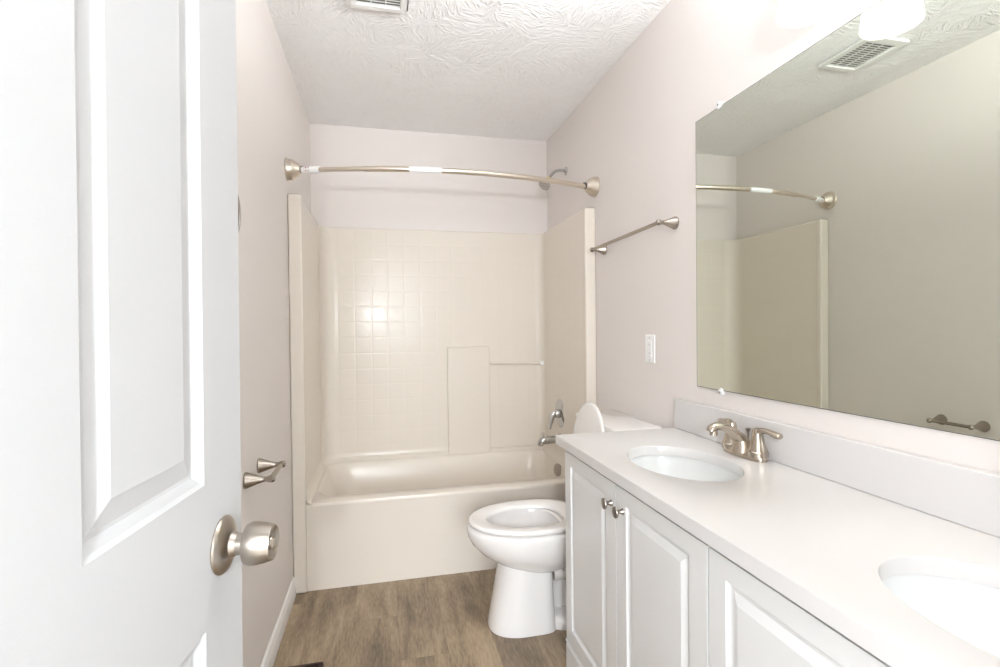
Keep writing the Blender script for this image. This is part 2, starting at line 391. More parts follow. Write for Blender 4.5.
obj('privacy_button', kn, M_knob, knob, local=True, ang=25)
kn = newbm(); box(kn, DW-.001, DW+.0015, .006, .029, kz-.028, kz+.028); obj('latch_plate', kn, M_nick, door, local=True)
for hz in (.25, 1.02, 1.80):
    kn = newbm(); lathe(kn, [(.006, -.045), (.006, .045)], (-.004, -.006, hz), (0, 0, 1), 12); obj('hinge', kn, M_nick, door, local=True)

# ------------------------------------------------------------------ tub and surround, one fibreglass unit
SW = .055                       # width of the front flange, thickness of the side walls
ZT, ZR = 1.818, .407
tub = thing('bathtub', 'cream one piece bathtub with moulded tile surround at the end of the room', 'bathtub', (.34, 2.83, 0))
SWL, SWR, YP = XL+SW, XR-.055, 3.178
def plan(off, z, RC=.085, n=8):
    x0, x1, y1 = SWL+off, SWR-off, YP-off; r = max(.01, RC-off)
    r2_ = max(.01, .05-off)
    p = [(x0, YF-.004, z), (x0, YF+.25, z), (x0, YF+.45, z), (x0, y1-r-.003, z)]
    for k in range(n+1):
        a = PI - PI/2*k/n; p.append((x0+r+r*math.cos(a), y1-r+r*math.sin(a), z))
    p.append((x0+r+.003, y1, z))
    for q in (.2, .5, .8): p.append((x0+(x1-x0)*q, y1, z))
    p.append((x1-r2_-.003, y1, z))
    for k in range(n+1):
        a = PI/2 - PI/2*k/n; p.append((x1-r2_+r2_*math.cos(a), y1-r2_+r2_*math.sin(a), z))
    p += [(x1, y1-r2_-.003, z), (x1, YF+.45, z), (x1, YF+.25, z), (x1, YF-.004, z)]
    return p
def outer(z):
    a = plan(0, z); o = []
    for x_, y_, z_ in a:
        if y_ < YF+.5: o.append((XL+.002 if x_ < .3 else XR-.002, y_, z_))
        else:
            # corner and back points pushed out to the room walls
            o.append((min(max(x_ + (-.043 if x_ < SWL+.08 else .038 if x_ > SWR-.05 else 0), XL+.002), XR-.002), min(y_+.038, YB-.002), z_))
    return o
bm = newbm()
rings = [plan(.030, ZR-.004), plan(.012, ZR+.008), plan(.004, ZR+.022), plan(0, ZR+.045), plan(0, ZR+.048), plan(0, .9), plan(0, ZT-.011), plan(0, ZT-.008), plan(-.003, ZT-.002), plan(-.010, ZT), outer(ZT)]
loft(bm, rings, False, False, closed=False)
for f in bm.faces:
    c = f.calc_center_median(); f.material_index = 0 if (c.y > YP-.03 and SWL+.05 < c.x < SWR-.03) else 1
    if c.z < ZR+.04: f.material_index = 2
obj('surround_wall', bm, [M_tileX, M_tileY, M_fib], tub, ang=40)
for s, x0, x1 in ((0, XL+.001, SWL+.004), (1, SWR-.004, XR-.001)):
    bm = newbm(); box(bm, x0, x1, YF-.006, YF+.03, 0.001, ZT)
    obj('front_flange', bm, M_fib, tub, bevel=.008, segs=3)
# basin + rim + apron in one mesh
bm = newbm(); n = 8
x0, x1, y0 = SWL-.002, SWR+.002, YF
yb = YP
ap = .006
R = []
R.append(rrect(x0, x1, y0+ap+.004, yb+.02, .004, .001, n))
R.append(rrect(x0, x1, y0+ap+.004, yb+.02, .004, ZR-.030, n))
R.append(rrect(x0, x1, y0+ap+.001, yb+.02, .004, ZR-.020, n))
R.append(rrect(x0, x1, y0+ap, yb+.02, .004, ZR-.012, n))
R.append(rrect(x0, x1, y0+ap+.003, yb+.02, .005, ZR-.004, n))
R.append(rrect(x0, x1, y0+ap+.012, yb+.02, .006, ZR, n))
R.append(rrect(SWL+.030, SWR-.018, y0+.085, yb-.030, .10, ZR, n))
R.append(rrect(SWL+.040, SWR-.022, y0+.094, yb-.036, .105, ZR-.005, n))
R.append(rrect(SWL+.050, SWR-.026, y0+.102, yb-.044, .11, ZR-.022, n))
R.append(rrect(SWL+.10, SWR-.040, y0+.118, yb-.062, .12, .25, n))
R.append(rrect(SWL+.17, SWR-.060, y0+.135, yb-.08, .13, .11, n))
R.append(rrect(SWL+.22, SWR-.10, y0+.17, yb-.11, .13, .075, n))
loft(bm, R, True, True)
obj('tub_basin', bm, M_fib, tub, ang=45)
# raised smooth column and the moulded frame lines on the back wall
bm = newbm(); box(bm, .393, .664, YP-.020, YP+.004, ZR+.001, 1.085)
obj('raised_column', bm, M_fib, tub, bevel=.008, segs=3)
bm = newbm(); box(bm, .664, 1.015, YP-.010, YP+.004, ZR+.02, .438); box(bm, -.27, .393, YP-.010, YP+.004, ZR+.015, .430)
obj('moulded_ledge', bm, M_fib, tub, bevel=.005, segs=2)
bm = newbm(); tube(bm, [(.664, YP-.022, .978), (1.005, YP-.022, .968)], .0085, 14)
bar = obj('grab_bar', bm, M_fib, tub)
bm = newbm(); box(bm, 1.000, 1.030, YP-.034, YP+.002, .955, .982); obj('bar_end', bm, M_whitep, bar, bevel=.005)
bm = newbm(); lathe(bm, [(.037, -.006), (.037, .012), (.034, .017), (.022, .019), (0, .019)], (SWR-.026, 2.80, .366), (-1, -.2, .08), 32, cap1=False)
ovf = obj('overflow_plate', bm, M_nickd, tub)
bm = newbm(); lathe(bm, [(.004, .018), (.004, .021)], (SWR-.026, 2.80, .348), (-1, -.2, .08), 10); obj('screw', bm, M_nickd, ovf)
bm = newbm(); lathe(bm, [(.032, 0), (.032, .004), (.02, .005), (.006, .007)], (.88, 2.82, .072), (0, 0, 1), 24); obj('tub_drain', bm, M_chrome, tub)

# ------------------------------------------------------------------ shower fittings
VY = 2.84
t_ = thing('shower_valve', 'round chrome shower valve plate with lever handle on the surround', 'shower valve', (SWR, VY, .69))
bm = newbm(); lathe(bm, [(.086, 0), (.0865, .003), (.081, .008), (.055, .013), (.030, .016), (0, .017)], (SWR+.004, VY, .69), (-1, -.10, 0), 48, cap1=False); obj('escutcheon', bm, M_chrome, t_)
bm = newbm(); lathe(bm, [(.026, .012), (.025, .026), (.022, .034), (.012, .039), (0, .040)], (SWR, VY, .69), (-1, 0, 0), 32, cap1=False)
obj('hub', bm, M_chrome, t_)
bm = newbm(); pth = spl([(SWR-.026, VY, .692, .013), (SWR-.042, VY, .686, .014), (SWR-.055, VY, .664, .012), (SWR-.062, VY, .630, .009), (SWR-.068, VY, .606, .008), (SWR-.070, VY, .598, .004)], 5)
tube(bm, [p[:3] for p in pth], [p[3] for p in pth], 14, flat=(1.15, .7), upv=(0, 1, 0)); obj('lever', bm, M_chrome, t_)
t_ = thing('tub_spout', 'chrome tub spout with diverter knob below the shower valve', 'spout', (SWR, VY, 0.536))
bm = newbm(); pth = spl([(SWR, VY, 0.539, .030), (SWR-.012, VY, 0.539, .029), (SWR-.02, VY, 0.538, .024), (SWR-.08, VY, 0.536, .0235), (SWR-.112, VY, 0.531, .0225), (SWR-.124, VY, 0.519, .019), (SWR-.127, VY, 0.506, .017)], 5)
tube(bm, [p[:3] for p in pth], [p[3] for p in pth], 20); obj('spout_body', bm, M_chrome, t_)
bm = newbm(); lathe(bm, [(.004, 0), (.004, .020), (.0085, .024), (.0085, .030), (.004, .032)], (SWR-.108, VY, 0.551), (0, 0, 1), 16); obj('diverter_knob', bm, M_chrome, t_)
t_ = thing('wall_shower', 'small chrome shower head on a bent arm high on the right wall', 'shower head', (XR, 2.86, 2.135))
bm = newbm(); lathe(bm, [(.026, 0), (.026, .003), (.018, .010), (.012, .012)], (XR, 2.86, 2.135), (-1, 0, 0), 28); obj('wall_flange', bm, M_chrome, t_)
bm = newbm(); tube(bm, spl([(XR, 2.86, 2.135), (XR-.035, 2.86, 2.138), (XR-.07, 2.857, 2.128), (XR-.098, 2.853, 2.100), (XR-.112, 2.85, 2.080)], 5), .0090, 14); obj('shower_arm', bm, M_chrome, t_)
ax = Vector((-.62, -.30, -.80)).normalized(); hp = Vector((XR-.112, 2.85, 2.080))
bm = newbm(); lathe(bm, [(.013, 0), (.013, .010)], hp - ax*.004, ax, 20); obj('thread_tape', bm, M_yellow, t_, label='yellow thread tape ring')
bm = newbm(); lathe(bm, [(.012, .008), (.015, .016), (.013, .022), (.020, .032), (.033, .046), (.036, .056), (.035, .060), (.030, .060), (.029, .057), (0, .057)], hp, ax, 32, cap1=False)
hd = obj('head_shell', bm, M_chrome, t_)
bm = newbm(); lathe(bm, [(.0295, .055), (.0295, .0585), (0, .0590)], hp, ax, 32, cap1=False); obj('spray_face', bm, M_nickd, hd)
bm = newbm(); u_, v_ = frame(ax)
for rr, k in ((.008, 5), (.018, 9), (.025, 13)):
    for i in range(k):
        a = 2*PI*i/k; c = hp + ax*.0580 + (u_*math.cos(a) + v_*math.sin(a))*rr; lathe(bm, [(.0018, 0), (.0014, .003)], c, ax, 6)
obj('nozzles', bm, M_whitep, hd)

# ------------------------------------------------------------------ curved shower curtain rod
RZ, RY = 1.925, 2.43
t_ = thing('shower_curtain_rod', 'bowed satin nickel shower curtain rod between the two side walls', 'curtain rod', (.34, RY, RZ))
for nm, x_, s in (('left', XL, 1), ('right', XR, -1)):
    bm = newbm(); lathe(bm, [(.0, 0), (.050, 0), (.051, .004), (.048, .008), (.047, .012), (.0455, .026), (.040, .034), (.033, .044), (.026, .056), (.019, .060), (.018, .056)], (x_, RY, RZ), (s, 0, 0), 40, cap0=False)
    fl = obj('wall_flange', bm, M_rod, t_, ang=22)
    bm = newbm(); lathe(bm, [(.0165, .052), (.0165, .072), (.010, .074)], (x_, RY, RZ), (s, -.12, 0), 24); obj('rubber_collar', bm, M_black if s < 0 else M_nickd, fl)
xa, xb = XL+.07, XR-.07
def rodp(q):   # 0..1 along the rod
    x_ = xa + (xb-xa)*q
    return (x_, RY - .012 - .150*(1-(2*q-1)**2), RZ - .004 - .010*(1-(2*q-1)**2))
def rodseg(a, b_, n=24): return [rodp(a + (b_-a)*i/n) for i in range(n+1)]
bm = newbm(); tube(bm, rodseg(0, .60), .0105, 18); obj('inner_tube', bm, M_rod, t_)
bm = newbm(); tube(bm, rodseg(.40, 1), .0128, 18); outr = obj('outer_tube', bm, M_rod, t_)
bm = newbm(); tube(bm, rodseg(.345, .450, 8), .0134, 18); st = obj('sticker', bm, M_whitep, outr, label='white printed sticker wrapped around the tube')
bm = newbm(); tube(bm, rodseg(.20, .345, 8), .0130, 18); obj('sticker_end', bm, M_rod, st)
bm = newbm(); tube(bm, rodseg(0, .055, 4), .0155, 18); cl = obj('tube_collar', bm, M_whitep, t_, label='white clear plastic collar with small print')
for q in (.012, .020):
    bm = newbm(); p = rodp(q); 
    for dz in (-.007, .007): box(bm, p[0]-.003, p[0]+.003, p[1]-.018, p[1]-.012, p[2]+dz-.002, p[2]+dz+.002)
    obj('red_print', bm, M_red if q < .015 else M_grey, cl)

# ------------------------------------------------------------------ bell post bars
def bell_bar(root, wx, s, y0, y1, z, reach, R0, rb, barname='bar', z1=None):
    z1 = z1 or z
    for y_, z in ((y0, z), (y1, z1)):
        bm = newbm(); k = R0/.025
        L = reach
        lathe(bm, [(R0*.98, 0), (R0, .003), (R0*.97, .006), (R0*.80, L*.25), (R0*.52, L*.50), (R0*.33, L*.72), (R0*.30, L*.82), (R0*.40, L*.93), (R0*.47, L*1.02), (R0*.46, L*1.08), (R0*.30, L*1.16), (0, L*1.18)], (wx, y_, z), (s, 0, 0), 32, cap1=False)
        obj('post', bm, M_barn, root, ang=25)
        if y_ == y0: z0 = z
    bm = newbm(); tube(bm, [(wx+s*reach, y0, z0), (wx+s*reach, y1, z1)], rb, 16); obj(barname, bm, M_barn, root)
t_ = thing('towel_bar', 'long brushed nickel towel bar above the toilet on the right wall', 'towel bar', (XR, 1.99, 1.59))
bell_bar(t_, XR, -1, 1.706, 2.325, 1.592, .068, .0245, .0075, z1=1.584)
t_ = thing('toilet_paper_holder', 'short empty nickel paper holder low on the left wall by the door', 'paper holder', (XL, 1.755, .742))
bell_bar(t_, XL, 1, 1.655, 1.825, .751, .073, .025, .0075)
t_ = thing('towel_ring', 'thin nickel towel ring on the left wall mostly behind the open door', 'towel ring', (XL, 1.44, 1.60))
bm = newbm(); lathe(bm, [(.024, 0), (.024, .006), (.014, .018), (.009, .030), (.012, .038), (0, .041)], (XL, 1.442, 1.592), (1, 0, 0), 28, cap1=False); obj('post', bm, M_nick, t_)
bm = newbm(); pts = [(XL+.034, 1.442 + .066*math.sin(2*PI*k/48), 1.520 + .066*math.cos(2*PI*k/48)) for k in range(49)]
tube(bm, pts, .0042, 10, cap=False); obj('ring', bm, M_nickd, t_)

# ------------------------------------------------------------------ ceiling vent
t_ = thing('ceiling_vent', 'white slotted exhaust vent grille flush on the textured ceiling', 'vent', (0, 1.86, H))
vx0, vx1, vy0, vy1 = -.105, .105, 1.735, 2.005
bm = newbm()
fwd = .026
for a, b_, c, d in ((vx0, vx1, vy0, vy0+fwd+.012), (vx0, vx1, vy1-fwd, vy1), (vx0, vx0+fwd, vy0+fwd+.012, vy1-fwd), (vx1-fwd, vx1, vy0+fwd+.012, vy1-fwd)):
    box(bm, a, b_, c, d, H-.016, H-.003)
obj('vent_frame', bm, M_ventm, t_, bevel=.004)
bm = newbm(); box(bm, vx0+fwd-.001, vx1-fwd+.001, vy0+fwd+.01, vy1-fwd+.001, H-.0030, H-.0012); obj('vent_back', bm, M_ventd, t_)
ny = 13
yy0, yy1 = vy0+fwd+.012, vy1-fwd
for i in range(ny):
    y_ = yy0 + (yy1-yy0)*(i+.5)/ny
    bm = newbm()
    vs = box(bm, vx0+fwd, vx1-fwd, y_-.0062, y_+.0062, H-.0105, H-.0092)
    bmesh.ops.rotate(bm, verts=vs, cent=(0, y_, H-.009), matrix=Matrix.Rotation(math.radians(24), 3, 'X'))
    obj('slat', bm, M_ventm, t_)
bm = newbm()
for x_ in (-.027, .027): box(bm, x_-.0025, x_+.0025, yy0, yy1, H-.0075, H-.004)
obj('cross_bars', bm, M_ventm, t_)

# ------------------------------------------------------------------ floor register
t_ = thing('floor_register', 'dark brown metal floor register near the left baseboard', 'floor vent', (-.287, 1.78, 0))
bm = newbm(); a, b_, c, d = -.350, -.225, 1.60, 1.910
for q in ((a, b_, c, c+.014), (a, b_, d-.014, d), (a, a+.014, c+.014, d-.014), (b_-.014, b_, c+.014, d-.014)): box(bm, *q, .0003, .006)
obj('register_frame', bm, M_reg, t_, bevel=.0015)
bm = newbm(); box(bm, a+.013, b_-.013, c+.013, d-.013, .0003, .0015); obj('register_back', bm, M_slot, t_)
bm = newbm()
k = 22
for i in range(k):
    y_ = c+.014 + (d-c-.028)*(i+.5)/k; box(bm, a+.014, b_-.014, y_-.0035, y_+.0035, .0018, .0052)
box(bm, (a+b_)/2-.003, (a+b_)/2+.003, c+.014, d-.014, .0018, .0054)
obj('register_louvers', bm, M_reg, t_)

# ------------------------------------------------------------------ outlet / switch plate on the right wall
t_ = thing('wall_outlet', 'white rectangular wall plate between the towel bar and mirror', 'outlet', (XR, 1.892, 1.11))
bm = newbm(); box(bm, XR-.006, XR, 1.855, 1.929, 1.052, 1.169); obj('cover_plate', bm, M_whitep, t_, bevel=.003)
bm = newbm(); box(bm, XR-.0085, XR-.0055, 1.875, 1.909, 1.077, 1.144); fa = obj('face_insert', bm, M_whitep, t_, bevel=.001)
for z_ in (1.093, 1.128):
    for dy in (-.006, .006):
        bm = newbm(); box(bm, XR-.0090, XR-.0084, 1.892+dy-.001, 1.892+dy+.001, z_-.004, z_+.004); obj('socket_slot', bm, M_grey, fa)
for z_ in (1.064, 1.157):
    bm = newbm(); lathe(bm, [(.003, 0), (.003, .0008)], (XR-.0058, 1.892, z_), (-1, 0, 0), 10); obj('screw', bm, M_nickd, t_)

# ------------------------------------------------------------------ mirror with clips
MY1, MY0, MZ0, MZ1 = 1.566, .10, .9925, 1.914
t_ = thing('wall_mirror', 'large frameless wall mirror above the double vanity', 'mirror', (XR, .83, MZ0))
bm = newbm(); vs = box(bm, XR-.003, XR-.0005, MY0, MY1, MZ0, MZ1, 1)
for v_ in vs:                                  # the far end stands a few millimetres off the wall
    if v_.co.y > 1 and v_.co.x < XR-.002: v_.co.x -= .0052
bm.normal_update()
for f in bm.faces:
    if f.calc_center_median().x < XR-.0035: f.material_index = 0; front_ = f
bm.normal_update()
for g_ in bmesh.ops.inset_region(bm, faces=[front_], thickness=.0022)['faces']: g_.material_index = 1
front_.material_index = 0
obj('mirror_glass', bm, [M_mirror, M_edge], t_, smooth=False)
for y_, z_, s in ((1.438, MZ0, -1), (1.440, MZ1, 1), (.35, MZ0, -1), (.35, MZ1, 1)):
    bm = newbm(); lathe(bm, [(.0125, 0), (.0125, .008), (.011, .0105), (.005, .0115), (0, .0115)], (XR-.001, y_, z_+s*.004), (-1, 0, 0), 20, cap1=False)
    cp = obj('mirror_clip', bm, M_plas, t_, label='clear round plastic clip')
    bm = newbm(); lathe(bm, [(.0035, .011), (.0035, .013), (0, .0135)], (XR-.001, y_, z_+s*.006), (-1, 0, 0), 10, cap1=False); obj('screw', bm, M_nickd, cp)

# ------------------------------------------------------------------ vanity light
t_ = thing('vanity_light', 'three shade nickel vanity light with glowing glass above the mirror', 'light fixture', (XR, .77, 2.048))
bm = newbm(); box(bm, XR-.022, XR, .52, 1.02, 2.048, 2.148); obj('back_plate', bm, M_nick, t_, bevel=.006)
for y_ in (.97, .77, .57):
    bm = newbm(); tube(bm, spl([(XR-.02, y_, 2.098), (XR-.07, y_, 2.113), (XR-.115, y_, 2.103), (XR-.126, y_, 2.078)], 5), .008, 12); arm = obj('arm', bm, M_nick, t_)
    bm = newbm(); lathe(bm, [(.024, 0), (.026, .006), (.022, .030), (.010, .034)], (XR-.126, y_, 2.050), (0, 0, 1), 24); obj('socket_cup', bm, M_nick, arm)
    sl = bpy.data.lights.new('ceiling_fill_spot', 'SPOT'); sl.energy = UP_W; sl.shadow_soft_size = .05; sl.spot_size = 2.5; sl.spot_blend = .6; sl.color = (.95, .98, 1)  # added fill, tilted into the room to lift the ceiling
    slo = bpy.data.objects.new('ceiling_fill_spot', sl); COL.objects.link(slo); slo.location = (XR-.126, y_, 2.103); slo.rotation_euler = Vector((-.46, .29, .84)).to_track_quat('-Z', 'Y').to_euler()
    bm = newbm(); pr = [(.022, 2.056), (.030, 2.052), (.044, 2.033), (.053, 2.003), (.058, 1.968), (.061, 1.933), (.063, 1.918), (.060, 1.918), (.058, 1.933), (.055, 1.968), (.050, 2.003), (.041, 2.030), (.028, 2.047), (.020, 2.051)]
    lathe(bm, [(r, z_) for r, z_ in pr], (XR-.126, y_, 0), (0, 0, 1), 40, False, False); sh = obj('glass_shade', bm, M_shade, t_)
    bm = newbm(); lathe(bm, [(.010, 2.050), (.012, 2.033), (.026, 2.003), (.029, 1.983), (.024, 1.961), (.012, 1.951), (0, 1.949)], (XR-.126, y_, 0), (0, 0, 1), 24, cap1=False); obj('bulb', bm, M_bulb, sh)

# ------------------------------------------------------------------ vanity cabinet
FX = .607
t_ = thing('vanity_cabinet', 'white raised panel double vanity cabinet along the right wall', 'cabinet', (.85, .88, 0))
CY0, CY1 = .10, 1.657
bm = newbm(); box(bm, FX+.019, XR-.001, CY0, CY1, .0005, .62); box(bm, FX+.019, FX+.036, CY0, CY1, .62, .795)
box(bm, FX+.036, XR-.001, CY1-.018, CY1, .62, .795); box(bm, FX+.036, XR-.001, CY0, CY0+.018, .62, .795)
obj('cabinet_body', bm, M_cab, t_)
# valance board under the doors with a bead along its top
bm = newbm(); pr = [(FX+.019, .001), (FX+.003, .001), (FX+.003, .100), (FX+.0065, .103), (FX+.003, .107), (FX+.0005, .112), (FX+.003, .117), (FX+.010, .119), (FX+.019, .119)]
loft(bm, [[(x_, y_, z_) for x_, z_ in pr] for y_ in (CY0, CY1-.001)]); obj('base_board', bm, M_cab, t_, ang=20)
prof = [(0, 0), (.0015, .0050), (.006, .0072), (.011, .0076), (.013, .0074), (.029, .0010), (.031, .0002)]
DZ0, DZ1 = .128, .778
doors = ((1.642, 1.2545, .050, .062), (1.2500, .8592, .054, .059), (.8540, .4700, .049, .055), (.4640, .1050, .052, .055))
for i, (ya, yb_, sa, sb) in enumerate(doors):
    Wd = ya-yb_
    bm = newbm()
    panel_slab(bm, Wd, DZ1-DZ0, .018, [(sa, Wd-sb, .050, DZ1-DZ0-.041)], prof, lambda x_, y_, z_: (FX+y_, ya-x_, DZ0+z_), back=False)
    dd = obj('cabinet_door', bm, M_cab, t_, ang=12)
    ky = (1.280, 1.212, .498, .436)[i]
    bm = newbm(); lathe(bm, [(.0085, 0), (.0080, .002), (.0055, .006), (.005, .013), (.008, .017), (.0145, .0195), (.0155, .022), (.0148, .0245), (.010, .0265), (0, .0272)], (FX, ky, .7195), (-1, 0, 0), 28, cap1=False)
    obj('cabinet_knob', bm, M_nickd, dd)

# ------------------------------------------------------------------ countertop with two oval cutouts
t_ = thing('countertop', 'long white stone vanity countertop with backsplash and two oval openings', 'countertop', (.83, .88, .825))
CX0, CX1, TY0, TY1, TZ0, TZ1 = .587, XR-.001, .095, 1.682, .7955, .825
SA, SB, SXC = .135, .188, .812
SC = (1.262, .463)
bm = newbm()
def rectpt(a, x0, x1, y0, y1, cx, cy):
    dx, dy = math.cos(a), math.sin(a)
    t = min(((x1-cx)/dx if dx > 1e-9 else (x0-cx)/dx if dx < -1e-9 else 9), ((y1-cy)/dy if dy > 1e-9 else (y0-cy)/dy if dy < -1e-9 else 9))
    return cx+dx*t, cy+dy*t
ysp = [TY0, .857, TY1]
for cy, (ya, yb_) in ((SC[1], (TY0, .857)), (SC[0], (.857, TY1))):
    angs = sorted({2*PI*k/96 for k in range(96)} | {math.atan2(y_-cy, x_-SXC) % (2*PI) for x_ in (CX0, CX1) for y_ in (ya, yb_)})
    def ell(k, z): return [(SXC+(SA+k)*math.cos(a), cy+(SB+k)*math.sin(a), z) for a in angs]
    def rec(z, i=0): return [(*rectpt(a, CX0, CX1, ya, yb_, SXC, cy), z) for a in angs]
    loft(bm, [rec(TZ0), rec(TZ1-.0), ell(.0035, TZ1), ell(.001, TZ1-.001), ell(0, TZ1-.0035), ell(0, TZ0), rec(TZ0)], False, False)
bmesh.ops.remove_doubles(bm, verts=bm.verts, dist=1e-5)
# drop the internal wall between the two halves
dele = [f for f in bm.faces if all(abs(v.co.y-.857) < 1e-4 for v in f.verts)]
bmesh.ops.delete(bm, geom=dele, context='FACES')
obj('slab', bm, M_counter, t_, ang=30)
bm = newbm(); box(bm, XR-.026, XR-.0008, TY0, 1.681, .8252, .9345); obj('backsplash', bm, M_counter, t_, bevel=.0025)

# ------------------------------------------------------------------ sinks
for i, cy in enumerate(SC):
    s_ = thing('sink', ('white oval undermount sink bowl below the nickel faucet', 'white oval undermount sink bowl at the near end without a visible faucet')[i], 'sink', (SXC, cy, .66), group=None)
    bm = newbm(); N = 64
    def el(k, z, sh=0): return [(SXC+sh+(SA+k)*math.cos(2*PI*j/N), cy+(SB+k)*math.sin(2*PI*j/N), z) for j in range(N)]
    rs = [el(.030, TZ0-.013), el(.030, TZ0-.0005), el(.004, TZ0-.0005), el(.002, TZ0-.003), el(.001, TZ0-.012), el(-.008, TZ0-.045), el(-.030, TZ0-.085), el(-.065, TZ0-.120), el(-.09, TZ0-.135), el(-.115, TZ0-.140)]
    loft(bm, rs, False, True)
    loft(bm, [el(.030, TZ0-.013), el(.012, TZ0-.016), el(.003, TZ0-.050), el(-.020, TZ0-.095), el(-.06, TZ0-.135), el(-.10, TZ0-.152)], False, True)
    obj('sink_bowl', bm, M_sink, s_, ang=50)
    bm = newbm(); lathe(bm, [(.021, 0), (.021, .003), (.014, .004), (.010, .002), (0, .003)], (SXC, cy, TZ0-.140), (0, 0, 1), 24, cap1=False); obj('drain', bm, M_chrome, s_)

# ------------------------------------------------------------------ faucet (four inch centerset)
fx, fy, fz = 1.020, 1.266, TZ1+.0003
t_ = thing('faucet', 'brushed nickel two handle faucet behind the far sink', 'faucet', (fx, fy, fz))
bm = newbm()
def fring(a, b_, z, e=2.6):
    o = []
    for k in range(48):
        th = 2*PI*k/48; c, s = math.cos(th), math.sin(th)
        o.append((fx + a*abs(c)**(2/e)*(1 if c > 0 else -1), fy + b_*abs(s)**(2/e)*(1 if s > 0 else -1), z))
    return o
loft(bm, [fring(.0275, .080, fz), fring(.0280, .0805, fz+.004), fring(.0265, .079, fz+.014), fring(.0235, .0765, fz+.020), fring(.016, .068, fz+.0215)])
bs = obj('faucet_base', bm, M_nick, t_, ang=28)
# spout: wide saddle rising from the base, arcs out over the bowl
bm = newbm()
pth = spl([(fx+.012, fz+.012, .030, .014), (fx+.000, fz+.034, .027, .017), (fx-.018, fz+.054, .021, .0165), (fx-.045, fz+.076, .0165, .0135), (fx-.070, fz+.088, .0150, .0122), (fx-.090, fz+.091, .0148, .0118), (fx-.106, fz+.087, .0145, .0108), (fx-.115, fz+.078, .0130, .0080)], 5)
rings = []
for i, (x_, z_, wy, wn_) in enumerate(pth):
    a = pth[max(i-1, 0)]; c = pth[min(i+1, len(pth)-1)]; d = Vector((c[0]-a[0], 0, c[1]-a[1])).normalized(); nn = Vector((-d.z, 0, d.x))
    rings.append([Vector((x_, fy, z_)) + Vector((0, 1, 0))*wy*math.cos(2*PI*k/28) + nn*wn_*math.sin(2*PI*k/28) for k in range(28)])
loft(bm, rings)
# skirt that carries the spout down to the base
sk = [(x_-.0, y_) for x_, y_ in ()]
loft(bm, [[(fx-.012+.030*math.cos(2*PI*k/28), fy+.034*math.sin(2*PI*k/28), fz+.015) for k in range(28)],
          [(fx-.010+.024*math.cos(2*PI*k/28), fy+.028*math.sin(2*PI*k/28), fz+.032) for k in range(28)],
          [(fx-.012+.018*math.cos(2*PI*k/28), fy+.022*math.sin(2*PI*k/28), fz+.048) for k in range(28)]])
sp = obj('spout', bm, M_nick, t_, ang=50)
bm = newbm(); lathe(bm, [(.0108, 0), (.0108, .018), (.009, .019)], (fx-.101, fy, fz+.084), (-.10, 0, -1), 24); obj('aerator', bm, M_nick, sp)
for s in (-1, 1):
    hy = fy + s*.0535
    bm = newbm(); lathe(bm, [(.0285, .012), (.0285, .0255), (.0270, .0275), (.0260, .0285)], (fx, hy, fz), (0, 0, 1), 32)
    lathe(bm, [(.0260, .0290), (.0235, .036), (.0180, .054), (.0145, .070), (.0138, .080), (.0115, .088), (.004, .0920)], (fx, hy, fz), (0, 0, 1), 32)
    hh = obj('handle_hub', bm, M_nick, t_, ang=35)
    bm = newbm()
    pth = spl([(0, .070, .010, .010), (.008, .081, .0120, .0115), (.022, .0865, .0115, .0085), (.042, .0850, .0118, .0070), (.058, .0815, .0125, .0082), (.0690, .0800, .0115, .0080), (.0735, .0795, .0060, .0045)], 5)
    dv_ = Vector((.18, s*1.0, 0)).normalized(); sd = Vector((-dv_.y, dv_.x, 0)); rings = []
    for i, (q, z_, wy, wn_) in enumerate(pth):
        a = pth[max(i-1, 0)]; c = pth[min(i+1, len(pth)-1)]; d = (dv_*(c[0]-a[0]) + Vector((0, 0, c[1]-a[1]))).normalized(); nn = sd.cross(d)
        rings.append([Vector((fx, hy, fz)) + dv_*q + Vector((0, 0, z_)) + sd*wy*math.cos(2*PI*k/20) + nn*wn_*math.sin(2*PI*k/20) for k in range(20)])
    loft(bm, rings); obj('lever', bm, M_nick, hh, ang=60)
bm = newbm(); lathe(bm, [(.0025, .015), (.0025, .066), (.003, .068), (.0075, .075), (.0078, .0775), (.004, .079)], (fx+.016, fy+.004, fz), (0, 0, 1), 20); obj('lift_rod', bm, M_nickd, t_)

# ------------------------------------------------------------------ toilet
TC = 1.985
t_ = thing('toilet', 'white two piece toilet with raised lid and open seat beside the tub', 'toilet', (.7, TC, 0))
def egg(xf, xb, hw, z, xc=None, ef=2.0, eb=2.8, n=56):
    xc = xc if xc is not None else xf + (xb-xf)*.52; o = []
    for k in range(n):
        th = 2*PI*k/n; c, s = math.cos(th), math.sin(th)
        e = eb if c > 0 else ef
        ax_ = (xb-xc) if c > 0 else (xc-xf)
        o.append((xc + ax_*abs(c)**(2/e)*(1 if c > 0 else -1), TC + hw*abs(s)**(2/e)*(1 if s > 0 else -1), z))
    return o
bm = newbm()
rs = [egg(.520, .70, .085, .222), egg(.480, .74, .108, .240), egg(.425, .78, .138, .265), egg(.370, .82, .163, .300), egg(.337, .84, .176, .335), egg(.322, .85, .181, .365), egg(.317, .85, .183, .390), egg(.320, .85, .181, .402), egg(.330, .845, .173, .407),
      egg(.385, .70, .130, .409), egg(.392, .695, .124, .402), egg(.390, .70, .126, .385), egg(.400, .69, .118, .345), egg(.43, .67, .095, .29), egg(.47, .64, .065, .25), egg(.50, .61, .040, .235)]
loft(bm, rs, True, True)
